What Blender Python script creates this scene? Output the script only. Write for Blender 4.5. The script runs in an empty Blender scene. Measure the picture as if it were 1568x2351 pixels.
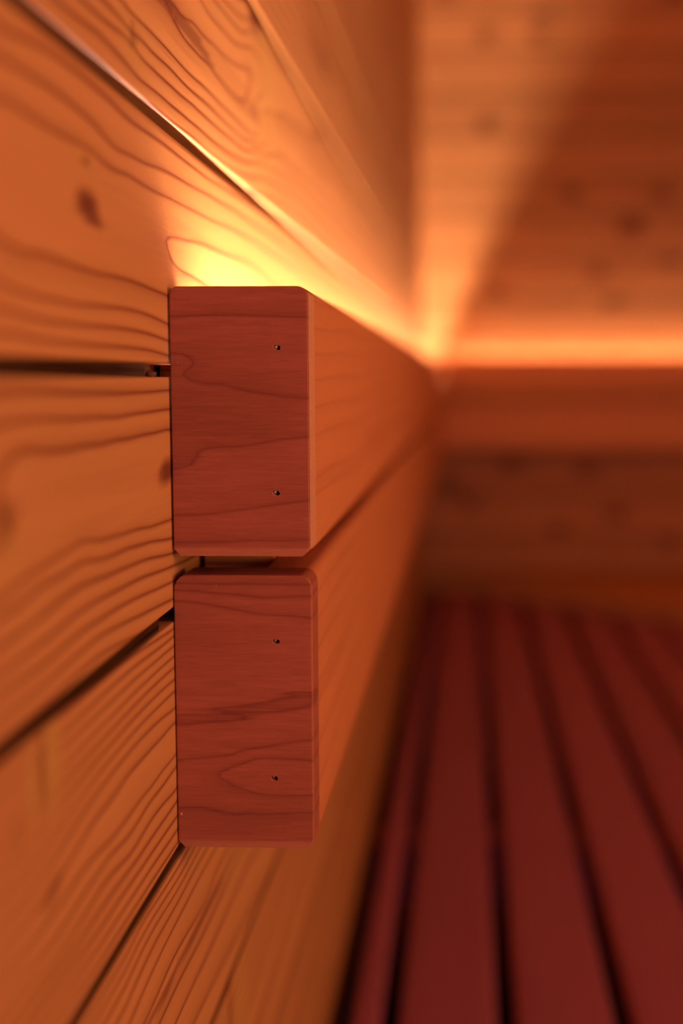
import bpy, bmesh, math, random
import numpy as np
from mathutils import Vector, Matrix

# ------------------------------------------------------------------ camera, world, lights, exposure
SC = bpy.context.scene
COL = SC.collection
def mm(v): return v * 0.001
cam_d = bpy.data.cameras.new('camera')
cam = bpy.data.objects.new('camera', cam_d); COL.objects.link(cam)
SC.camera = cam
FPX = 3000.0
cam_d.sensor_fit = 'AUTO'; cam_d.sensor_width = 36.0
cam_d.lens = FPX / 2351.0 * 36.0
cam_d.shift_x = -0.07162
cam_d.clip_start = 0.01
YAW, PITCH = math.atan(0.04), math.radians(5.8666)
cam.rotation_euler = (math.pi/2 - PITCH, 0, YAW)
cam_d.dof.use_dof = True
cam_d.dof.focus_distance = 0.438
cam_d.dof.aperture_fstop = 4.0
cam_d.dof.aperture_blades = 0

wd = bpy.data.worlds.new('world'); SC.world = wd; wd.use_nodes = True
wd.node_tree.nodes['Background'].inputs[0].default_value = (0.0, 0.0, 0.0, 1)
SC.view_settings.view_transform = 'Standard'
SC.view_settings.look = 'None'
SC.view_settings.gamma = 1.0
SC.view_settings.use_curve_mapping = False
SC.view_settings.exposure = 0.0
try:
    SC.cycles.max_bounces = 10; SC.cycles.diffuse_bounces = 6
    SC.cycles.sample_clamp_indirect = 4.0
    SC.cycles.caustics_reflective = False; SC.cycles.caustics_refractive = False
    SC.cycles.use_denoising = True
except Exception: pass

LED_COL, LED_POWER = (1.0, 0.61, 0.45), 255.0
SIDE_FILL_COL, SIDE_FILL_POWER = (1.0, 0.41, 0.14), 10.5
NEAR_FILL_COL, NEAR_FILL_POWER = (1.0, 0.43, 0.14), 5.0
BLUE_FILL_COL, BLUE_FILL_POWER = (0.03, 0.28, 1.0), 1.6         # added blue fill from an unseen glowing pane behind the camera

# ------------------------------------------------------------------ room measures (millimetres)
XW = -98.8           # face of the left wall boards
YB = 2800.0          # face of the back wall boards
XR = 1500.0; YN = -900.0; ZF = -950.0; ZC = 1150.0
JOINTS = [-837, -753, -670, -586, -502, -418, -334.5, -250, -161, -77.5, 0.2+4.4, 84.4, 171, 256, 340, 424, 508, 592, 676, 760, 844, 928, 1012, 1096]
# JOINTS holds the bottom edge z of each board; the gap of 4.4 mm lies under it
GRAIN = {
 'J': [
  (0, [(281, 73.4), (308, 76.0), (341, 76.5), (368, 75.7), (404, 74.9), (431, 75.4), (458, 75.2), (505, 75.3), (555, 76.7), (625, 78.4)]),
  (1, [(280, 67.0), (313, 67.7), (336, 67.2), (371, 63.8), (401, 64.9), (430, 66.9), (457, 67.7), (504, 69.1), (554, 70.3), (625, 70.7)]),
  (2, [(280, 58.3), (308, 58.2), (347, 58.8), (383, 58.3), (405, 58.1), (432, 58.7), (462, 59.3), (510, 60.0), (554, 61.3), (624, 62.1)]),
  (3, [(431, 43.6), (431, 45.2), (445, 46.9), (461, 47.7), (499, 49.8), (534, 49.9), (582, 50.8)]),
  (3, [(435, 41.3), (447, 37.9), (468, 36.8), (498, 35.4)]),
  (3.4, [(450, 42.5), (479, 42.1), (530, 42.2), (581, 43.5)]),
  (2.45, [(323, 44.4), (295, 43.3), (363, 43.8)]),
  (2, [(277, 29.5), (305, 28.8), (330, 28.3), (353, 28.0), (388, 28.4), (408, 27.8), (431, 27.1)]),
  (1, [(286, 19.2), (303, 18.8), (329, 18.7), (360, 19.6), (397, 19.8), (433, 17.7)]),
  (0, [(286, 14.5), (328, 13.7), (359, 14.1), (397, 14.0), (433, 12.3)]),
  (-1, [(285, 9.7), (321, 8.9), (351, 8.9), (386, 9.0), (407, 8.7), (433, 7.4)]),
 ],
 'I': [
  (0, [(298, 83.9), (327, 83.1), (370, 84.1), (416, 85.0), (475, 86.3), (553, 87.0)]),
  (1, [(338, 90.6), (355, 91.6), (377, 90.7), (400, 89.4), (417, 89.9), (441, 90.3), (472, 90.8), (505, 91.3), (553, 93.0)]),
  (2, [(349, 96.3), (369, 97.0), (384, 98.1), (394, 97.7), (400, 96.6), (417, 96.4), (442, 96.6), (475, 97.5), (513, 98.0), (556, 99.3), (618, 105.4), (691, 116.8), (805, 120.5)]),
  (3, [(391, 101.0), (402, 101.9), (418, 101.5), (442, 102.1), (469, 101.9), (506, 103.4), (549, 103.7), (583, 104.1)]),
  (4, [(382, 107.2), (401, 106.8), (419, 107.2), (447, 107.2), (481, 107.5), (519, 108.8), (573, 110.1), (617, 111.6)]),
  (5, [(438, 121.4), (448, 119.8), (463, 118.0), (482, 117.9), (507, 119.1), (535, 118.4), (577, 119.5)]),
  (5, [(442, 123.2), (451, 124.8), (459, 124.0), (473, 125.3), (497, 126.7), (530, 128.6), (567, 131.3), (604, 138.7)]),
  (5.4, [(485, 122.1), (527, 124.2), (577, 128.6)]),
  (4, [(494, 138.4), (509, 137.3), (536, 138.8), (562, 140.2), (582, 143.0), (604, 148.1)]),
  (3, [(520, 145.4), (544, 147.1), (569, 148.1), (590, 150.6), (609, 156.8)]),
  (2, [(541, 151.4), (563, 153.5), (583, 155.6), (602, 159.7)]),
  (3.3, [(666, 148.3), (665, 135.4)]),
  (2.6, [(672, 123.9), (650, 126.2)]),
  (2.3, [(727, 120.2)]),
  (2.6, [(851, 143.3), (958, 136.6), (1097, 138.7)]),
  (3.2, [(766, 151.0), (713, 158.8)]),
  (3, [(901, 137.2)]),
 ],
 'K': [
  (1, [(284, -3.4), (327, -4.2), (366, -4.7), (406, -4.6), (432, -4.3)]),
  (2, [(289, -9.8), (326, -10.6), (366, -11.3), (405, -10.8), (431, -10.6)]),
  (3, [(285, -16.6), (312, -17.9), (333, -17.8), (365, -17.7), (394, -17.5), (431, -17.2)]),
  (4, [(270, -46.9), (298, -44.2), (317, -43.1), (346, -44.0), (372, -45.2), (402, -46.8), (433, -47.6)]),
  (5, [(270, -50.8), (298, -48.4), (330, -47.5), (373, -49.7), (402, -51.3), (435, -53.9)]),
  (6, [(269, -57.2), (298, -55.5), (345, -54.1), (377, -55.2), (435, -59.0)]),
  (7, [(268, -62.8), (297, -61.6), (345, -59.7), (387, -60.6), (434, -63.4)]),
  (8, [(268, -67.4), (300, -66.9), (344, -65.3), (387, -66.1), (434, -68.6)]),
  (9, [(268, -72.4), (300, -71.5), (344, -69.6), (386, -71.8), (433, -74.4)]),
 ],
 'M': [
  (0, [(430, -84.5)]),
  (1, [(430, -86.9)]),
  (2, [(429, -90.4)]),
  (3, [(429, -93.9)]),
  (4, [(429, -97.8)]),
  (5, [(428, -101.8)]),
  (6, [(428, -105.8)]),
  (7, [(427, -111.6)]),
  (8, [(427, -116.3)]),
  (1, [(385, -85.9), (359, -85.8), (323, -86.5)]),
  (3, [(392, -93.6), (359, -94.1), (322, -94.9)]),
  (8, [(398, -116.0), (370, -115.7), (336, -117.4)]),
  (9, [(428, -128.2), (397, -128.3), (368, -128.5), (349, -128.6), (291, -128.8)]),
  (10, [(428, -132.2), (395, -132.4), (349, -132.6)]),
  (11, [(427, -140.0), (370, -140.1), (297, -140.2)]),
  (12, [(427, -144.4), (395, -144.4), (365, -144.2), (293, -143.6)]),
  (13, [(426, -149.6), (390, -149.2), (337, -148.8)]),
  (14, [(426, -154.3), (396, -153.7), (324, -152.8), (289, -152.4)]),
 ],
 'N': [
  (0, [(373, -163.8)]),
  (1, [(380, -166.6)]),
  (2, [(388, -170.3)]),
  (3, [(397, -174.3)]),
  (4, [(409, -179.4)]),
  (5, [(423, -185.6)]),
  (0, [(419, -164.2)]),
  (1, [(428, -167.7)]),
  (2, [(438, -171.6)]),
  (3, [(447, -175.1)]),
  (4, [(457, -179.0)]),
  (5, [(472, -185.0)]),
  (6, [(501, -195.3), (483, -198.3), (455, -197.7), (433, -196.2), (416, -196.1), (400, -197.5)]),
  (7, [(534, -208.2), (509, -209.0), (482, -209.4), (458, -209.1), (438, -208.3)]),
  (8, [(572, -221.6), (518, -221.3), (457, -220.3)]),
  (9, [(667, -250.8), (559, -242.6), (498, -238.0)]),
 ],
 'upper': [
  (1, [(-98.4, 19.9), (-86.4, 20.4), (-73.4, 20.4), (-61.9, 19.9), (-52.3, 19.6)]),
  (2, [(-98.6, 7.9), (-93.6, 7.5), (-90.6, 4.9), (-93.7, 2.3), (-81.8, -2.1), (-67.1, -5.0), (-52.5, -6.8)]),
  (2.5, [(-96.8, 4.9)]),
  (1.7, [(-79.4, 3.9), (-62.1, 2.5)]),
  (3, [(-97.9, -30.0), (-91.9, -27.8), (-86.5, -23.7), (-76.2, -22.7), (-65.3, -20.8), (-52.5, -19.6)]),
  (4, [(-98.2, -46.0), (-83.1, -45.0), (-68.4, -43.0), (-52.7, -40.8)]),
  (5, [(-97.9, -54.9), (-75.9, -54.4), (-54.0, -53.9)]),
  (0.2, [(-96.4, 28.1), (-54.7, 28.0)]),
 ],
 'lower': [
  (1, [(-98.5, -69.0), (-87.6, -69.1), (-74.0, -68.9), (-52.2, -69.2)]),
  (2, [(-98.5, -71.2), (-90.0, -71.5), (-86.0, -72.0), (-75.6, -72.7), (-68.1, -73.6), (-64.1, -73.4), (-52.2, -72.9)]),
  (3, [(-98.7, -118.4), (-90.8, -117.3), (-85.7, -115.6), (-80.1, -114.2), (-74.6, -112.8), (-67.8, -111.9), (-52.5, -110.0)]),
  (4, [(-98.9, -130.0), (-88.6, -128.8), (-79.0, -127.6), (-76.3, -126.2), (-69.7, -125.1), (-61.2, -123.5), (-52.6, -122.5)]),
  (5, [(-65.3, -128.7), (-71.4, -128.9), (-78.3, -131.6), (-83.6, -133.8), (-78.8, -136.5), (-80.8, -138.2), (-75.0, -139.5), (-71.6, -140.8), (-64.8, -141.5), (-53.1, -141.5)]),
  (4.5, [(-95.0, -138.0)]),
  (5.4, [(-66.6, -134.6), (-56.1, -134.5)]),
  (4, [(-99.2, -146.2), (-88.9, -146.1), (-83.3, -147.4), (-75.8, -148.3), (-73.4, -147.5), (-71.7, -148.3), (-61.5, -147.7), (-53.1, -147.4)]),
  (3.4, [(-95.3, -156.5), (-56.3, -155.9)]),
 ],
}

# ------------------------------------------------------------------ helpers
def prop(o, **k):
    for a, b in k.items():
        if b is not None: o[a] = b
    return o
def empty(name, loc=(0,0,0)):
    o = bpy.data.objects.new(name, None); o.empty_display_size = 0.05
    o.location = loc; COL.objects.link(o); return o
def link(name, me, mat, parent=None):
    o = bpy.data.objects.new(name, me); COL.objects.link(o)
    if mat is not None:
        me.materials.clear(); me.materials.append(mat)
    if parent is not None:
        o.parent = parent
        o.matrix_parent_inverse = Matrix.Translation(-Vector(parent.location))
    return o
def attr(me, name, vals):
    a = me.attributes.get(name) or me.attributes.new(name, 'FLOAT', 'POINT')
    a.data.foreach_set('value', np.asarray(vals, dtype=np.float32))
def finish(me, ang=35):
    bm = bmesh.new(); bm.from_mesh(me)
    bmesh.ops.recalc_face_normals(bm, faces=bm.faces)
    bm.to_mesh(me); bm.free()
    me.polygons.foreach_set('use_smooth', [True]*len(me.polygons))
    me.set_sharp_from_angle(angle=math.radians(ang))
def verts_mm(me):
    n = len(me.vertices); a = np.empty(n*3); me.vertices.foreach_get('co', a)
    return a.reshape(n, 3) * 1000.0

def tps(data, conv):
    """thin plate surface through the ring lines of one board: returns phase(a, b)"""
    P, V = [], []
    for lev, pts in data:
        for a, b in pts:
            P.append(conv(a, b)); V.append(lev)
    P = np.array(P, float); V = np.array(V, float); n = len(P)
    def ker(r2): return 0.5 * r2 * np.log(r2 + 1e-9)
    d2 = ((P[:, None] - P[None]) ** 2).sum(-1)
    A = np.zeros((n+3, n+3)); A[:n, :n] = ker(d2) + np.eye(n)*0.8
    A[:n, n] = 1; A[:n, n+1:] = P; A[n:, :n] = A[:n, n:].T
    w = np.linalg.solve(A, np.concatenate([V, [0, 0, 0]]))
    lo, hi = P[:, 0].min()-4, P[:, 0].max()+6
    def f(a, b):
        u, v = conv(np.asarray(a, float), np.asarray(b, float))
        u = np.clip(u, lo, hi)
        q = np.stack([u, v], -1)
        d2 = ((q[:, None] - P[None]) ** 2).sum(-1)
        return ker(d2) @ w[:n] + w[n] + q @ w[n+1:]
    return f
def conv_wall(a, b): return (130*np.log(np.maximum(a, 60)/430.0), b)
def conv_cap(a, b): return (np.asarray(a)*0.45, b)

def rings(seed, pitch=7.0, wave=1.6, knots=()):
    """free ring field for a board nobody sees sharply; a = along, b = across (mm)"""
    r = np.random.RandomState(seed)
    ph = r.rand(12)*6.28; off = r.rand()*10; centre = r.uniform(-25, 25); cl = r.uniform(0.3, 1.0)
    def f(a, b):
        a = np.asarray(a, float); b = np.asarray(b, float)
        w = wave*(np.sin(a/230+ph[0]) + .6*np.sin(a/97+ph[1]+b/40) + .3*np.sin(a/41+ph[2]-b/25))
        bb = b + w*2.2
        for (ka, kb, ra, rb) in knots:
            g = np.exp(-((a-ka)/(ra*3.0))**2 - ((b-kb)/(rb*3.0))**2)
            bb = bb + np.sign(b-kb)*(-rb*0.9)*g
        return off + (cl*np.abs(bb-centre)**1.15/1.6 + (1-cl)*bb)/pitch
    return f
def ell(a, b, items, soft=0.35):
    """0..1 coverage of ellipses (a0, b0, ra, rb, slope, strength)"""
    out = np.zeros(len(a))
    for (a0, b0, ra, rb, sl, st) in items:
        da = a-a0; db = b-b0-sl*da
        d = np.sqrt((da/ra)**2 + (db/rb)**2)
        out = np.maximum(out, st*np.clip((1+soft-d)/(2*soft), 0, 1))
    return out
def band(a, b, pts, st, soft=0.6):
    """0..1 coverage of a streak given as (a, lower b, upper b)"""
    p = np.array(pts, float)
    lo = np.interp(a, p[:, 0], p[:, 1]); hi = np.interp(a, p[:, 0], p[:, 2])
    ins = np.minimum(b-lo, hi-b)
    out = st*np.clip(ins/soft+0.5, 0, 1)
    out[(a < p[0, 0]) | (a > p[-1, 0])] = 0
    return out
def grain(me, ia, ib, field, dark=None, pale=None, tone=None):
    co = verts_mm(me); a, b = co[:, ia], co[:, ib]
    f0 = field(a, b); ga = (field(a+1.0, b)-f0); gb = (field(a, b+0.4)-f0)/0.4
    g = np.sqrt(ga**2+gb**2)
    attr(me, 'phase', f0+100); attr(me, 'spacing', np.clip(1/np.maximum(g, 1e-3), 0.5, 40))
    attr(me, 'dark', dark(a, b) if dark else np.zeros(len(a)))
    attr(me, 'pale', pale(a, b) if pale else np.zeros(len(a)))
    attr(me, 'tone', tone(a, b) if tone else np.zeros(len(a)))

# ------------------------------------------------------------------ wood materials
def wood(name, base, late, knot, pale, fib, line=0.75, rough=0.55, bump=0.25, var=0.10, width=0.45, spec=0.12):
    m = bpy.data.materials.new(name); m.use_nodes = True
    N, K = m.node_tree.nodes, m.node_tree.links
    B = N['Principled BSDF']; B.inputs['Roughness'].default_value = rough
    def n(t, **k):
        x = N.new(t)
        for a, b in k.items(): setattr(x, a, b)
        return x
    def at(s):
        x = n('ShaderNodeAttribute'); x.attribute_name = s; return x.outputs['Fac']
    def mt(op, a, b=None, c=None, clamp=False):
        x = n('ShaderNodeMath', operation=op); x.use_clamp = clamp
        for i, v in enumerate((a, b, c)):
            if v is None: continue
            if isinstance(v, (int, float)): x.inputs[i].default_value = v
            else: K.new(v, x.inputs[i])
        return x.outputs[0]
    def mix(f, a, b):
        x = n('ShaderNodeMix', data_type='RGBA')
        if isinstance(f, (int, float)): x.inputs['Factor'].default_value = f
        else: K.new(f, x.inputs['Factor'])
        for s, v in (('A', a), ('B', b)):
            i = [q for q in x.inputs if q.name == s and q.type == 'RGBA'][0]
            if isinstance(v, tuple): i.default_value = (*v, 1)
            else: K.new(v, i)
        return [o for o in x.outputs if o.type == 'RGBA'][0]
    tc = n('ShaderNodeTexCoord'); oi = n('ShaderNodeObjectInfo')
    def noise(scale3, det=3.0, rgh=0.55, shift=0.0):
        mp = n('ShaderNodeMapping'); mp.inputs['Scale'].default_value = scale3
        K.new(tc.outputs['Object'], mp.inputs['Vector'])
        x = n('ShaderNodeTexNoise'); x.noise_dimensions = '4D'; x.inputs['Scale'].default_value = 1.0
        x.inputs['Detail'].default_value = det; x.inputs['Roughness'].default_value = rgh
        K.new(mp.outputs[0], x.inputs['Vector'])
        K.new(mt('MULTIPLY_ADD', oi.outputs['Random'], 17.0, shift), x.inputs['W'])
        return x.outputs['Fac']
    wob = noise(tuple(v*0.12 for v in fib), 2.0, .5, 3.0)
    ph = mt('ADD', at('phase'), mt('MULTIPLY', mt('SUBTRACT', wob, 0.5), 0.16))
    fr = mt('FRACT', ph)
    tri = mt('SUBTRACT', 0.5, mt('ABSOLUTE', mt('SUBTRACT', fr, 0.5)))       # distance to the ring line, in rings
    dist = mt('MULTIPLY', tri, at('spacing'))                               # ... in mm
    q = mt('DIVIDE', dist, width)
    thin = mt('DIVIDE', 1.0, mt('ADD', 1.0, mt('MULTIPLY', q, mt('MULTIPLY', q, q))))
    soft = mt('POWER', fr, 3.5)
    ln = mt('MULTIPLY', mt('ADD', mt('MULTIPLY', thin, 0.65), mt('MULTIPLY', soft, 0.42)), line, clamp=True)
    lm = noise(tuple(v*0.03 for v in fib), 2.0, .5, 8.0)
    ln = mt('MULTIPLY', ln, mt('ADD', 0.45, mt('MULTIPLY', lm, 1.05)), clamp=True)
    f1 = noise(fib, 3.0, .6, 1.0); f2 = noise(tuple(v*0.25 for v in fib), 3.0, .6, 5.0)
    f3 = noise((9, 9, 9), 3.0, .5, 9.0)
    v = mt('ADD', mt('ADD', mt('MULTIPLY', mt('SUBTRACT', f1, .5), 2.2), mt('MULTIPLY', mt('SUBTRACT', f2, .5), 2.0)), mt('MULTIPLY', mt('SUBTRACT', f3, .5), 1.4))
    val = mt('ADD', mt('ADD', 1.0, mt('MULTIPLY', v, var)), mt('MULTIPLY', mt('SUBTRACT', oi.outputs['Random'], .5), .16))
    val = mt('ADD', val, at('tone'))
    c = mix(ln, base, late)
    c = mix(at('pale'), c, pale)
    c = mix(at('dark'), c, knot)
    K.new(mt('MULTIPLY', mt('ADD', at('tone'), 1.0, clamp=True), spec, clamp=True), B.inputs['Specular IOR Level'])
    hs = n('ShaderNodeVectorMath', operation='SCALE'); K.new(c, hs.inputs[0]); K.new(val, hs.inputs['Scale'])
    K.new(hs.outputs[0], B.inputs['Base Color'])
    bp = n('ShaderNodeBump'); bp.inputs['Strength'].default_value = bump; bp.inputs['Distance'].default_value = 0.0006
    hh = mt('SUBTRACT', mt('MULTIPLY', mt('ADD', f1, f2), 0.45), mt('MULTIPLY', ln, 0.5))
    K.new(hh, bp.inputs['Height']); K.new(bp.outputs[0], B.inputs['Normal'])
    rr = mt('ADD', rough, mt('MULTIPLY', mt('SUBTRACT', f2, .5), .25)); K.new(rr, B.inputs['Roughness'])
    return m
def plain(name, col, rough=0.6, metal=0.0, noise_scale=60.0, amp=0.25, bump=0.1):
    m = bpy.data.materials.new(name); m.use_nodes = True
    N, K = m.node_tree.nodes, m.node_tree.links; B = N['Principled BSDF']
    tc = N.new('ShaderNodeTexCoord'); x = N.new('ShaderNodeTexNoise'); x.inputs['Scale'].default_value = noise_scale
    x.inputs['Detail'].default_value = 4; K.new(tc.outputs['Object'], x.inputs['Vector'])
    r = N.new('ShaderNodeMapRange'); r.inputs['To Min'].default_value = 1-amp; r.inputs['To Max'].default_value = 1+amp
    K.new(x.outputs['Fac'], r.inputs['Value'])
    s = N.new('ShaderNodeVectorMath'); s.operation = 'SCALE'; s.inputs[0].default_value = col
    K.new(r.outputs[0], s.inputs['Scale']); K.new(s.outputs[0], B.inputs['Base Color'])
    b = N.new('ShaderNodeBump'); b.inputs['Strength'].default_value = bump; b.inputs['Distance'].default_value = .001
    K.new(x.outputs['Fac'], b.inputs['Height']); K.new(b.outputs[0], B.inputs['Normal'])
    B.inputs['Roughness'].default_value = rough; B.inputs['Metallic'].default_value = metal
    return m
def glow(name, col, power):
    m = bpy.data.materials.new(name); m.use_nodes = True
    B = m.node_tree.nodes['Principled BSDF']
    B.inputs['Base Color'].default_value = (*col, 1)
    B.inputs['Emission Color'].default_value = (*col, 1); B.inputs['Emission Strength'].default_value = power
    return m

M_WALL = wood('wall_pine', (.68, .36, .12), (.27, .085, .03), (.17, .045, .022), (.62, .40, .10), (400, 26, 900), line=.95, width=.6)
M_WALLX = wood('back_wall_pine', (.66, .34, .12), (.28, .10, .035), (.16, .05, .025), (.62, .40, .10), (26, 400, 900), line=.8)
M_CAP = wood('end_cap_alder', (.47, .152, .083), (.23, .060, .036), (.05, .02, .015), (.7, .42, .2), (160, 400, 2400), line=.62, var=.20, width=.45, bump=.15, rough=.5)
M_RAIL = wood('backrest_alder', (.80, .34, .12), (.56, .20, .07), (.2, .06, .03), (.6, .35, .15), (400, 26, 900), line=.5, var=.09, bump=.1)
M_RAILX = wood('back_backrest_alder', (.84, .41, .14), (.50, .19, .06), (.2, .06, .03), (.6, .35, .15), (26, 400, 900), line=.5, var=.1)
M_BENCH = wood('bench_alder', (.36, .12, .17), (.26, .085, .12), (.12, .03, .02), (.4, .2, .1), (600, 20, 600), line=.5, var=.10)
M_DARK = plain('dark_lining', (.035, .030, .032))
M_FLOOR = plain('slate_floor', (.03, .09, .14), noise_scale=14)
M_NAIL = plain('nail_steel', (.34, .28, .20), rough=.5, metal=1.0, noise_scale=900)
M_TORN = plain('torn_fibre', (.80, .42, .14), rough=.7, noise_scale=900, amp=.3)
M_SPLIT = plain('splintered_pine', (.20, .08, .045), rough=.8, noise_scale=500, amp=.6, bump=.6)
M_LED = glow('led_diffuser', LED_COL, LED_POWER)
M_LEDB = glow('far_led_diffuser', LED_COL, LED_POWER*.62)
M_STRIP = plain('strip_profile', (.6, .6, .6), rough=.3, metal=1.0)

# ------------------------------------------------------------------ shape builders (mm in, metres out)
def sweep(profile, stations, place, close=True):
    """closed profile of 2D points carried along stations: place(p, s) -> xyz mm"""
    n = len(profile); vs = []; fs = []
    for s in stations:
        for p in profile: vs.append(tuple(mm(c) for c in place(p, s)))
    for k in range(len(stations)-1):
        for i in range(n):
            j = (i+1) % n
            fs.append((k*n+i, k*n+j, (k+1)*n+j, (k+1)*n+i))
    fs.append(tuple(range(n))[::-1]); b = (len(stations)-1)*n
    fs.append(tuple(b+i for i in range(n)))
    return vs, fs
def mesh(name, vs, fs, ang=35):
    me = bpy.data.meshes.new(name); me.from_pydata(vs, [], fs); me.update(); finish(me, ang); return me
def join(parts):
    V, Fc = [], []
    for vs, fs in parts:
        o = len(V); V += vs; Fc += [tuple(i+o for i in f) for f in fs]
    return V, Fc
def rrect(a0, a1, b0, b1, r, seg=4, sub=0):
    """rounded rectangle; r = radii for corners (a0b0, a1b0, a1b1, a0b1); sub = extra points on the long sides"""
    if not isinstance(r, (tuple, list)): r = (r,)*4
    cs = [((a0, b0), math.pi, r[0], (1, 1)), ((a1, b0), 1.5*math.pi, r[1], (-1, 1)), ((a1, b1), 0, r[2], (-1, -1)), ((a0, b1), .5*math.pi, r[3], (1, -1))]
    P = []
    for k, ((a, b), t0, q, (sa, sb)) in enumerate(cs):
        ca, cb = a+sa*q, b+sb*q
        arc = [(ca+q*math.cos(t0+i/seg*math.pi/2), cb+q*math.sin(t0+i/seg*math.pi/2)) for i in range(seg+1)] if q > 0 else [(a, b)]
        if P and sub and k in (2, 0):
            pass
        P += arc
    if sub:
        Q = []
        for i, p in enumerate(P):
            q = P[(i+1) % len(P)]; Q.append(p)
            L = math.dist(p, q); m = int(L//sub)
            for t in range(1, m): Q.append((p[0]+(q[0]-p[0])*t/m, p[1]+(q[1]-p[1])*t/m))
        P = Q
    return P
def tab(a0, a1, b0, b1, c0, c1):
    v = [tuple(mm(c) for c in p) for p in ((a0,b0,c0),(a1,b0,c0),(a1,b1,c0),(a0,b1,c0),(a0,b0,c1),(a1,b0,c1),(a1,b1,c1),(a0,b1,c1))]
    return v, [(0,3,2,1),(4,5,6,7),(0,1,5,4),(1,2,6,5),(2,3,7,6),(3,0,4,7)]
def lin(a, b, n): return [a+(b-a)*i/n for i in range(n+1)]

# columns along the left wall: closer together near the camera
YS = lin(YN, 150, 8)[:-1] + [98.8*3000/(1073-x) for x in np.arange(-600, 380, 9)] + [98.8*3000/(1073-x) for x in np.arange(380, 700, 9)]
YS = sorted(set([round(float(y), 2) for y in YS if y > 150 or y < 150]))
YS = [y for y in YS if y < 900] + [98.8*3000/(1073-x) for x in range(750, 960, 14)] + [YB+10]
YS = sorted(set(round(float(y), 2) for y in YS))
YC = lin(YN, 150, 6)[:-1] + lin(150, 900, 24)[:-1] + lin(900, YB+10, 16)

def wall_board(z0, z1, ys, nrow, parent, field, mat, tongue, dark=None, pale=None, along='y', tone=None):
    """tongue and groove board: rounded lower front edge, eased upper edge, tongue set back under the next board"""
    T = 14.0; rb, rt = 1.1, 0.4
    prof = [(-T, z0), (-rb, z0)]
    prof += [(-rb+rb*math.sin(t), z0+rb-rb*math.cos(t)) for t in (0.4, 0.8, 1.2, math.pi/2)]
    prof += [(0, z) for z in lin(z0+rb, z1-rt, nrow)[1:]]
    prof += [(-rt*.3, z1-rt*.3), (-rt, z1), (-T, z1)]
    base = tone
    if along == 'y' and z1 < -240: tone = lambda a, b: np.full(len(a), -.12 if z1 > -300 else -.22)  # light falloff painted in: lower boards get a darker colour
    if along == 'y': place = lambda p, s: (XW+p[0], s, p[1])
    else: place = lambda p, s: (s, YB-p[0], p[1])
    parts = [sweep(prof, ys, place)]
    for (s0, s1) in tongue:
        tp = [(-12.0, z1-0.5), (-1.1, z1-0.5), (-1.1, z1+4.3), (-12.0, z1+4.3)]
        parts.append(sweep(tp, [s0, s1], place))
    me = mesh('wall_board', *join(parts), ang=50)
    def tone2(a, b):      # groove shade painted into the colour of tongue and ledge
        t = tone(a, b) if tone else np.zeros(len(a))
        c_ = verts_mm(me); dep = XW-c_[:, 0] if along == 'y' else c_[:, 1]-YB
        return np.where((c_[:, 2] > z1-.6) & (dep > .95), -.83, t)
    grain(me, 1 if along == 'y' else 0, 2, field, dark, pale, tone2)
    return link('wall_board', me, mat, parent)

# ------------------------------------------------------------------ left wall
wall_left = prop(empty('wall_left'), kind='structure', label='left wall of horizontal tongue and groove pine boards')
link('wall_lining', mesh('wall_lining', *tab(XW-30, XW-14.2, YN-20, YB+40, ZF, ZC)), M_DARK, wall_left)
def feat(items_d=(), items_p=(), bands=()):
    d = lambda a, b: np.maximum.reduce([ell(a, b, items_d)] + [band(a, b, p, s) for p, s in bands])
    p = lambda a, b: ell(a, b, items_p, .8)
    return d, p
FEAT = {
 'J': feat([(342.5, 45.0, 9.5, 3.4, -.03, .92), (344, 42.3, 12, 2.2, -.12, .85), (341.5, 55.8, 3.0, 1.5, 0, .55)], [(342, 55, 9, 5, 0, .30)]),
 'I': feat([(393.3, 100.4, 4.0, 3.4, 0, .62), (614.7, 121.3, 9, 4.5, 0, .50), (619, 163.5, 14, 4.5, 0, .8)],
           [(393, 99, 14, 7, 0, .3), (655, 150, 30, 40, 0, .40), (640, 112, 24, 20, 0, .25)],
           [([(437, 121.8, 122.6), (448, 119.8, 125.2), (459, 118.4, 125.0), (472, 118.0, 125.6), (482, 117.9, 125.0), (497, 118.6, 124), (507, 119.1, 122.6), (518, 119.2, 120.6)], .70),
            ([(480, 122.2, 125.8), (505, 119.2, 126.9), (545, 118.6, 128.8), (600, 116, 130)], .16)]),
 'K': feat([(426.5, -30.6, 11.5, 3.9, .06, .86), (276, -30, 7, 4, 0, .4)], [(276.5, -37, 8, 6, 0, .45), (289, -55, 6, 4, 0, .2)]),
 'M': feat([(293.5, -91, 1.8, 9.5, 0, .6), (299, -122.5, 7, 2.6, .2, .5), (276, -101, 1.5, 6, 0, .2)], [(287, -92, 3.5, 10, 0, .75), (301, -90, 6, 12, 0, .9)]),
 'N': feat([(548, -201, 24, 3.0, 0, .25)], [(548, -204, 24, 7, 0, .45)],
           [([(370, -202.0, -199.0), (409, -203.6, -200.2), (427, -203.0, -199.2), (445, -203.4, -199.4), (468, -205.0, -200.8), (493, -204.2, -200.2), (517, -202.6, -200.2), (535, -202.2, -201.2)], .62),
            ([(300, -203.2, -199.0), (370, -202.6, -199.0), (380, -202.6, -199.0)], .55)]),
 'O': feat([(522, -272, 4.0, 14, 0, .55), (860, -300, 30, 5, 0, .5)], [(512, -275, 8, 14, 0, .5), (548, -278, 16, 18, 0, .7)]),
}
NAMES = {4.6: 'J', 84.4: 'I', -77.5: 'K', -161: 'M', -250: 'N', -334.5: 'O'}
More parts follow.
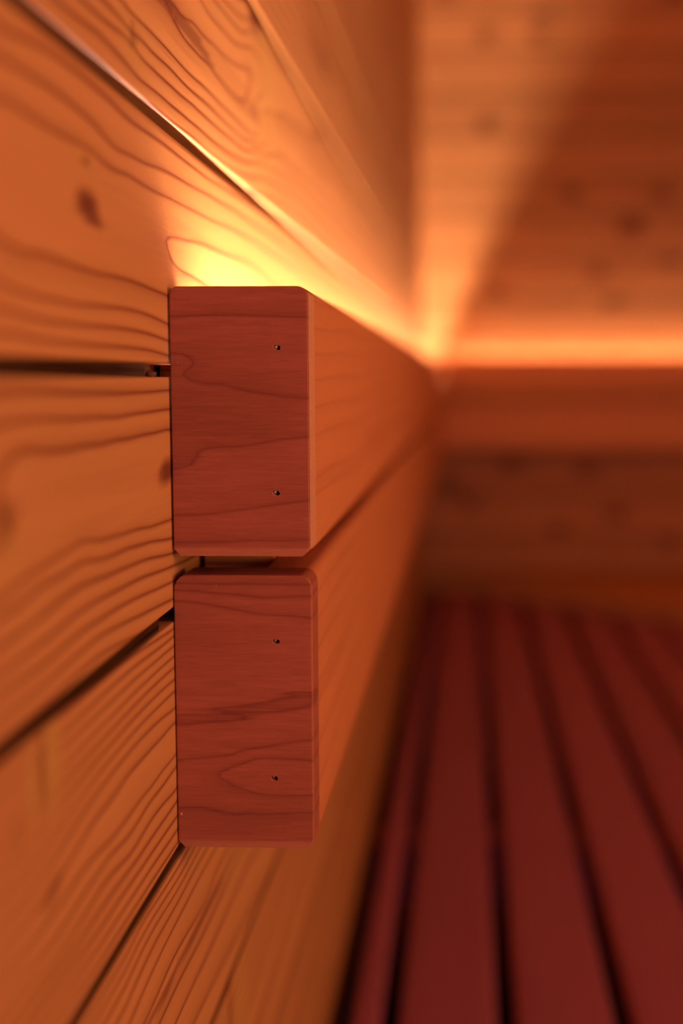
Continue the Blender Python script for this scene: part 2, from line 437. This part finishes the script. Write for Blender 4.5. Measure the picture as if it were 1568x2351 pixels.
for i, z0 in enumerate(JOINTS):
    z1 = (JOINTS[i+1] if i+1 < len(JOINTS) else ZC+4) - 4.4
    key = NAMES.get(round(z0, 1))
    if key in GRAIN:
        field = tps(GRAIN[key], conv_wall)
        d, p = FEAT[key]
        tg = [(YN, YB)]
        if key == 'K': tg = [(YN, 404), (470, YB)]
        if key == 'M': tg = [(YN, 415), (470, YB)]
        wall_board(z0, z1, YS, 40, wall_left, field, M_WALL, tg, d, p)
    else:
        r = random.Random(i*7+1)
        kn = [(r.uniform(500, 2600), r.uniform(z0+15, z1-15), r.uniform(14, 24), r.uniform(5, 9)) for _ in range(3)]
        field0 = rings(i*11+5, pitch=6.5, knots=kn)
        d, p = feat([(k[0], k[1], k[2], k[3]*.8, 0, .55) for k in kn])
        if key: d, p = FEAT[key]
        near = -460 < z0 < 380
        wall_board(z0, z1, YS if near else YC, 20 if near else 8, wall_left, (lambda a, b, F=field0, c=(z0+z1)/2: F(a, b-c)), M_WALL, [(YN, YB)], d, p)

# chipped piece sitting in the joint beside the upper end cap
def lump(name, c, s, seed, mat, parent, n=26):
    r = random.Random(seed); bm = bmesh.new()
    for _ in range(n):
        v = Vector((r.gauss(0, 1), r.gauss(0, 1), r.gauss(0, 1))).normalized()*r.uniform(.75, 1.1)
        bm.verts.new((mm(c[0]+v.x*s[0]), mm(c[1]+v.y*s[1]), mm(c[2]+v.z*s[2])))
    bmesh.ops.convex_hull(bm, input=bm.verts)
    for v in [v for v in bm.verts if not v.link_faces]: bm.verts.remove(v)
    me = bpy.data.meshes.new(name); bm.to_mesh(me); bm.free()
    return link(name, me, mat, parent)
lump('splinter', (XW-6.2, 415, 1.7), (2.6, 7, 2.1), 3, M_SPLIT, wall_left)
lump('splinter', (XW-4.6, 424, 1.2), (2.0, 5, 1.4), 8, M_SPLIT, wall_left)
lump('splinter', (XW-5.0, 410, 3.0), (1.6, 5, 1.2), 12, M_TORN, wall_left)

# ------------------------------------------------------------------ back wall
wall_back = prop(empty('wall_back', (0, mm(YB), 0)), kind='structure', label='far wall of horizontal pine boards behind the glowing backrest')
link('wall_lining', mesh('wall_lining', *tab(XW-30, XR+30, YB+14.2, YB+40, ZF, ZC)), M_DARK, wall_back)
BK = [(-51, 793), (425, 785), (155, 753), (35, 707), (150, 706), (39, 528), (212, 384), (342, 315), (403, 384), (272, 221), (310, 160), (427, 250), (68, 180),
      (93, -181), (255, -196), (6, -262), (320, -290), (-40, -230), (195, -330), (430, -350)]
for i, z0 in enumerate(JOINTS):
    z1 = (JOINTS[i+1] if i+1 < len(JOINTS) else ZC+4) - 4.4
    r = random.Random(i*5+3)
    kn = [(x, z, r.uniform(16, 26), r.uniform(14, 20)) for x, z in BK if z0 < z < z1]
    kn += [(r.uniform(560, 1450), r.uniform(z0+15, z1-15), 18, 15) for _ in range(2)]
    d, p = feat([(k[0], k[1], k[2], k[3], 0, .85) for k in kn] + ([(345, 330, 16, 40, 0, .8)] if z0 < 330 < z1+40 else []))
    F = rings(i*13+70, pitch=9, knots=kn)
    c = (z0+z1)/2
    lv = r.uniform(-.22, .16)
    tone = lambda a, b, lv=lv: np.full(len(a), lv)
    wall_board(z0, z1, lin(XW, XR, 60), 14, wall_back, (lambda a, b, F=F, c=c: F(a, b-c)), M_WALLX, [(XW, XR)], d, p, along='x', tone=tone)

# ------------------------------------------------------------------ rest of the room shell
def shell(name, dims, mat, label, n=10):
    me = mesh(name, *tab(*dims)); grain(me, 1, 2, rings(5)); o = link(name, me, mat); prop(o, kind='structure', label=label); return o
shell('wall_right', (XR, XR+20, YN-20, YB+20, ZF, ZC), M_WALL, 'right wall of the sauna cabin in pine')
shell('wall_near', (XW, XR, YN-20, YN, ZF, ZC), M_WALLX, 'pine wall behind the viewer')
shell('ceiling', (XW-30, XR+20, YN-20, YB+40, ZC, ZC+20), M_WALL, 'pine ceiling of the sauna cabin')
shell('floor', (XW-30, XR+20, YN-20, YB+40, ZF-20, ZF), M_FLOOR, 'dark stone floor under the bench')

# ------------------------------------------------------------------ backrest rails along the left wall
def end_cap(xl, xr, z0, z1, y0, key, holes, parent, rtop, th=18.0, beads=()):
    rb = 2.6; nz, nx = 96, 44
    zs = sorted(set([z1-rtop[0]*(1-math.cos(t)) for t in lin(0, math.pi/2, 8)] + [z0+.3, z0+.9, z0+1.6, z0+2.4, z0+3.0, z0+3.4] + lin(z0+4, z1-rtop[0], nz)))
    zs = [z0] + [z for z in zs if z0 < z < z1-1e-4] + [z1]
    ts = [0, .008, .022, .05] + lin(.08, .92, nx) + [.95, .978, .992, 1]
    def ext(z):
        l, r_ = xl, xr
        q = rtop[0]; w = rtop[1]
        if z > z1-q: h = (z-(z1-q))/q; k = 1-math.sqrt(max(0, 1-h*h)); l += rtop[2]*k; r_ -= w*k
        if z < z0+rb: h = (z0+rb-z)/rb; l += 2.2*h; r_ -= 2.6*h**1.3
        return l, r_
    rnd = random.Random(4)
    V, Fc = [], []
    for z in zs:
        l, r_ = ext(z)
        for t in ts:
            x = l+(r_-l)*t
            d = min(x-l, r_-x, z1-z+.15)
            dy = .45*max(0, 1-d/.5)**2
            if z < z0+3.0: dy = max(dy, 1.35*(z0+3.0-z)/3.0)
            if z < z0+.7: dy += rnd.uniform(-.12, .12)
            V.append((mm(x), mm(y0+dy), mm(z)))
    n, m = len(ts), len(zs)
    for j in range(m-1):
        for i in range(n-1):
            Fc.append((j*n+i, j*n+i+1, (j+1)*n+i+1, (j+1)*n+i))
    loop = [i for i in range(n)] + [j*n+n-1 for j in range(1, m)] + [(m-1)*n+i for i in range(n-2, -1, -1)] + [j*n for j in range(m-2, 0, -1)]
    L = len(loop); prev = loop
    for yy in (y0+1.5, y0+2.2, y0+th):
        b = len(V)
        for i in loop: V.append((V[i][0], mm(yy), V[i][2]))
        cur = [b+k for k in range(L)]
        for k in range(L): Fc.append((prev[k], cur[k], cur[(k+1) % L], prev[(k+1) % L]))
        prev = cur
    Fc.append(tuple(b+k for k in range(L)))
    me = mesh('end_cap', V, Fc, 40)
    o = link('end_cap', me, M_CAP, parent)
    # real nail holes cut into the face
    cut = []
    for (hx, hz, seed) in holes:
        r = random.Random(seed)
        for (dx, dz, rad, dep) in ((.40, -.18, .80, 5.0), (-.55, .2, .66, 1.8)):
            k = 9
            prof = [(hx+dx+rad*r.uniform(.8, 1.15)*math.cos(a/k*6.283), hz+dz+rad*r.uniform(.8, 1.15)*math.sin(a/k*6.283)) for a in range(k)]
            vs, fs = sweep(prof, [y0-1, y0+dep], lambda p, s: (p[0], s, p[1]))
            cm = mesh('cut', vs, fs); c = link('cut', cm, M_CAP); cut.append(c)
            md = o.modifiers.new('b', 'BOOLEAN'); md.operation = 'DIFFERENCE'; md.object = c; md.solver = 'EXACT'
    dg = bpy.context.evaluated_depsgraph_get(); dg.update()
    new = bpy.data.meshes.new_from_object(o.evaluated_get(dg))
    o.modifiers.clear(); o.data = new; new.name = 'end_cap'
    new.materials.clear(); new.materials.append(M_CAP)
    for c in cut:
        cm = c.data; bpy.data.objects.remove(c); bpy.data.meshes.remove(cm)
    new.polygons.foreach_set('use_smooth', [True]*len(new.polygons)); new.set_sharp_from_angle(angle=math.radians(40))
    F = tps(GRAIN[key], conv_cap)
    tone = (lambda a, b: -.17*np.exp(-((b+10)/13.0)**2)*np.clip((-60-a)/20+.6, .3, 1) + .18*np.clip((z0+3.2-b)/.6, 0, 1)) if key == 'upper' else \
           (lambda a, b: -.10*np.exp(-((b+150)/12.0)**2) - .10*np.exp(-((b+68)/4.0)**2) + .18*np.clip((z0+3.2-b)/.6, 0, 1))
    tone_ = tone; up = .25 if key == 'upper' else .0
    def tone(a, b):      # the sawn side of the cap is paler than its face
        c_ = verts_mm(new); return np.where((c_[:, 1] > y0+1.9) & (c_[:, 0] > xr-.5), up, tone_(a, b))
    grain(new, 0, 2, F, None, lambda a, b: np.where((verts_mm(new)[:, 1] > y0+1.9) & (a > xr-.5), .75 if key == 'upper' else .05, .30*np.clip((z0+3.2-b)/.6, 0, 1)), tone)
    if key == 'lower':       # edge highlight painted pale down the right side
        c_ = verts_mm(new); e_ = (c_[:, 1] > y0+1.2) & (c_[:, 1] < y0+1.9) & (c_[:, 0] > xr-1.2)
        pv = np.empty(len(c_), dtype=np.float32); new.attributes['pale'].data.foreach_get('value', pv); pv[e_] = 1.0; attr(new, 'pale', pv)
    for (hx, hz, seed) in holes:
        r = random.Random(seed+9)
        bm = bmesh.new()
        bmesh.ops.create_cone(bm, cap_ends=True, segments=12, radius1=mm(.56), radius2=mm(.50), depth=mm(.9),
            matrix=Matrix.Translation((mm(hx-.55), mm(y0+1.45), mm(hz+.18))) @ Matrix.Rotation(math.radians(100), 4, 'X') @ Matrix.Rotation(.25, 4, 'Y'))
        me2 = bpy.data.meshes.new('nail'); bm.to_mesh(me2); bm.free()
        prop(link('nail', me2, M_NAIL, parent), label='small steel nail head sunk in the end cap')
        # torn fibres standing up round the hole
        vs, fs = [], []
        for a in range(7):
            th_ = math.radians(95+a*24); rr = r.uniform(.95, 1.15)
            bx, bz = hx-.30+rr*math.cos(th_), hz+.05+rr*math.sin(th_)
            w = r.uniform(.16, .26); h = r.uniform(.12, .34)
            q = [(bx+w*math.cos(th_+1.57), y0+.05, bz+w*math.sin(th_+1.57)), (bx-w*math.cos(th_+1.57), y0+.05, bz-w*math.sin(th_+1.57)),
                 (bx-.16*math.cos(th_), y0+.12, bz-.16*math.sin(th_)), (bx+.10*math.cos(th_), y0-h, bz+.10*math.sin(th_))]
            o_ = len(vs); vs += [tuple(mm(c) for c in p) for p in q]
            fs += [(o_, o_+1, o_+3), (o_+1, o_+2, o_+3), (o_+2, o_, o_+3), (o_, o_+2, o_+1)]
        link('torn_fibre', mesh('torn_fibre', vs, fs, 10), M_TORN, parent)
    for i, (bx, bz, s) in enumerate(beads):
        lump('fleck', (bx, y0-.05, bz), (s*1.0, .18, s), 30+i, M_TORN, parent, 14)
    return o

def rail_board(x0, x1, z0, z1, ys, rads, mat, parent, seed, name='front_board', along='y', tone=None):
    prof = rrect(x0, x1, z0, z1, rads, 5, 9)
    place = (lambda p, s: (p[0], s, p[1])) if along == 'y' else (lambda p, s: (s, p[0], p[1]))
    me = mesh(name, *sweep(prof, ys, place), ang=50)
    F = rings(seed, pitch=11, wave=1.3); c = (z0+z1)/2
    grain(me, 1 if along == 'y' else 0, 2, lambda a, b: F(a, b-c), None, None, tone)
    return link(name, me, mat, parent)

YE = 431.0                       # plane of the two end caps
upper = prop(empty('backrest_rail', (mm(-75), mm(YE), mm(-59.5))), label='upper backrest rail on the left wall with lit strip behind it', category='backrest', group='backrest rails along the left wall')
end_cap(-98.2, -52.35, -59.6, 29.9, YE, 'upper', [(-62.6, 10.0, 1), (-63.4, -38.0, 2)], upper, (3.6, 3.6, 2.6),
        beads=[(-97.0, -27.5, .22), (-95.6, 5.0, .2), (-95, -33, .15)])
ysr = lin(YE+18, 700, 16)[:-1] + lin(700, YB-2, 20)
rail_board(-70.4, -52.3, -59.4, 29.8, ysr, (1.5, 2.6, 3.6, 3.0), M_RAIL, upper, 21)
link('strip_shelf', (lambda me: (grain(me, 1, 2, rings(3)), me)[1])(mesh('strip_shelf', *tab(-97.8, -70.4, YE+18, YB-2, -18, -12))), M_RAIL, upper)
lower = prop(empty('backrest_rail', (mm(-75), mm(YE), mm(-160.6))), label='lower backrest rail on the left wall under the lit one', category='backrest', group='backrest rails along the left wall')
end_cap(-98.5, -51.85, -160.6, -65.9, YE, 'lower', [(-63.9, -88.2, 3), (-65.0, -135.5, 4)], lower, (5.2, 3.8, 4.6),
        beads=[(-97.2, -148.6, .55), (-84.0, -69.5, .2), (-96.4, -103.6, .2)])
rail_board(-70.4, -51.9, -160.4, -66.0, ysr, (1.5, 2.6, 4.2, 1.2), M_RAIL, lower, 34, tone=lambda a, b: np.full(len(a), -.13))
# mounting batten between rails and wall
me = mesh('mounting_batten', *tab(-96.6, -71.2, 475, 515, -158, -18.2)); grain(me, 0, 2, rings(8))
prop(link('mounting_batten', me, M_WALL), label='pine mounting batten behind the left rails, seen through their gap', category='batten')

# ------------------------------------------------------------------ backrest rails along the back wall
for k, (z0, z1, lab) in enumerate([(-48, 44, 'upper backrest rail on the far wall with bright glow above it'), (-146, -55, 'lower backrest rail on the far wall')]):
    e = prop(empty('backrest_rail', (mm(500), mm(YB-23), mm(z0))), label=lab, category='backrest', group='backrest rails along the far wall')
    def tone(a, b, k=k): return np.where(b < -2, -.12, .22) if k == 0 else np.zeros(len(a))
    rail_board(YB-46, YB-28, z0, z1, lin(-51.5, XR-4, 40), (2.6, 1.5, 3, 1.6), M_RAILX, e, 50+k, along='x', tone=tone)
    if k == 0:
        link('strip_shelf', (lambda me: (grain(me, 0, 1, rings(3)), me)[1])(mesh('strip_shelf', *tab(-51.5, XR-4, YB-28, YB-.5, -20, -14))), M_RAILX, e)
    for bx in (200, 800, 1350):
        me = mesh('spacer', *tab(bx, bx+40, YB-28, YB-.5, z0+2, -20.5 if k == 0 else z1-2)); grain(me, 0, 2, rings(2))
        link('spacer', me, M_RAILX, e)

# ------------------------------------------------------------------ LED strips lying on the shelves
def led(x0, x1, y0, y1, z, n, label, along):
    e = prop(empty('led_strip', (mm((x0+x1)/2), mm((y0+y1)/2), mm(z))), label=label, category='light strip')
    link('strip_profile', mesh('strip_profile', *tab(x0-1, x1+1, y0-1, y1+1, z, z+2)), M_STRIP, e)
    vs, fs = [], []
    for i in range(n+1):
        t = i/n
        for s in (0, 1):
            p = (x0+(x1-x0)*s, y0+(y1-y0)*t) if along == 'y' else (x0+(x1-x0)*t, y0+(y1-y0)*s)
            vs.append((mm(p[0]), mm(p[1]), mm(z+3.2)))
    for i in range(n): fs.append((2*i, 2*i+1, 2*i+3, 2*i+2))
    m_ = len(vs); vs += [(v[0], v[1], v[2]-mm(1.1)) for v in vs]
    fs += [tuple(j+m_ for j in f[::-1]) for f in fs[:n]]
    fs += [(2*i, 2*i+2, m_+2*i+2, m_+2*i) for i in range(n)] + [(2*i+1, 2*i+3, m_+2*i+3, m_+2*i+1) for i in range(n)]
    link('diffuser', mesh('diffuser', vs, fs), M_LED if along == 'y' else M_LEDB, e)
led(-91, -81, YE+41, YB-50, -12.0, 60, 'warm light strip hidden behind the left backrest', 'y')
led(-50, XR-20, YB-20, YB-11, -14.0, 50, 'warm light strip hidden behind the far backrest', 'x')

# ------------------------------------------------------------------ bench
bench = prop(empty('sauna_bench', (mm(250), mm(1500), mm(-485))), label='dark red slatted bench below the backrests', category='bench')
ZT = -457.0
edges = [-81.0] + [v for c in range(18) for v in (-54+84*c-7, -54+84*c+7)] + [XR-6]
for i in range(0, len(edges)-1, 2):
    x0, x1 = edges[i], edges[i+1]
    if x1 - x0 < 8: continue
    ycut = min(YB-1.5, YB-1.5)
    prof = rrect(x0, x1, ZT-28, ZT, (2, 2, 4, 4), 3, 12)
    me = mesh('slat', *sweep(prof, lin(-400, ycut, 24), lambda p, s: (p[0], s, p[1])), ang=50)
    F = rings(300+i, pitch=9, wave=1.5); c = (x0+x1)/2
    grain(me, 1, 0, lambda a, b, F=F, c=c: F(a, b-c))
    link('slat', me, M_BENCH, bench)
for y in (500, 1330, 2150, -250):
    me = mesh('bearer', *tab(-97, XR-3, y, y+45, ZT-95, ZT-28.2)); grain(me, 0, 2, rings(y+900)); link('bearer', me, M_BENCH, bench)
for (x, y) in ((250, 520), (1200, 520), (250, 2165), (1200, 2165), (250, -230), (1200, -230)):
    me = mesh('bench_leg', *tab(x, x+45, y-30, y-.3, ZF, ZT-28.3)); grain(me, 0, 2, rings(4)); link('bench_leg', me, M_BENCH, bench)
# tapered plank closing the far end of the bench
def poly_prism(P, z0, z1):
    n = len(P); vs = [(mm(x), mm(y), mm(z0)) for x, y in P] + [(mm(x), mm(y), mm(z1)) for x, y in P]
    return vs, [tuple(range(n))[::-1], tuple(range(n, 2*n))] + [(i, (i+1) % n, (i+1) % n+n, i+n) for i in range(n)]
me = mesh('end_plank', *poly_prism([(-98, YB-1), (-98, 2790), (0, 2760), (360, 2440), (1494, 1500), (1494, YB-1)], ZT+.3, ZT+35)); grain(me, 0, 2, rings(15, 12), None, None, lambda a, b: np.full(len(a), -.30))
prop(link('end_plank', me, M_RAILX, bench), label='tapered plank across the far end of the slats')

# ------------------------------------------------------------------ added fill lamps, unseen, lighting the left wall and end caps
def lamp(name, loc, size, col, power, rot, label):
    e = prop(empty(name, loc), label=label, category='lamp')
    w = size
    fr = mesh('lamp_frame', *tab(-w*600, w*600, -w*600, w*600, -28, -2)); o = link('lamp_frame', fr, M_RAIL); grain(fr, 0, 1, rings(3)); o.parent = e
    ld = bpy.data.lights.new('fill_light', 'AREA'); ld.shape = 'RECTANGLE'; ld.size = w; ld.size_y = w; ld.energy = power; ld.color = col
    lo = bpy.data.objects.new('fill_light', ld); COL.objects.link(lo); lo.parent = e; lo.rotation_euler = (math.pi, 0, 0)
    e.rotation_euler = rot
    return e
lamp('fill_lamp', (mm(XR-40), mm(150), mm(100)), .5, SIDE_FILL_COL, SIDE_FILL_POWER, (0, -math.pi/2, 0), 'added unseen fill lamp in a square wooden frame on the right wall')
lamp('fill_lamp', (mm(500), mm(YN+40), mm(-200)), .4, NEAR_FILL_COL, NEAR_FILL_POWER, (-math.pi/2, 0, 0), 'added unseen fill lamp in a square wooden frame behind the viewer')

# added glowing pane in a frame, unseen blue fill to lift the darks
blue_fill = prop(empty('fill_panel', (mm(900), mm(YN+3), mm(ZF))), kind='structure', label='added blue fill pane in a frame, unseen behind the viewer')
for n_, d_ in (('fill_pane_frame', (600, 640, YN+1, YN+30, ZF, 900)), ('fill_pane_frame', (1300, 1340, YN+1, YN+30, ZF, 900)), ('fill_pane_frame', (640, 1300, YN+1, YN+30, 860, 900))):
    me = mesh(n_, *tab(*d_)); grain(me, 0, 2, rings(6)); link(n_, me, M_RAIL, blue_fill)
link('fill_pane', mesh('fill_pane', *tab(640, 1300, YN+4, YN+8, ZF, 860)), glow('blue_fill_glow', BLUE_FILL_COL, BLUE_FILL_POWER), blue_fill)
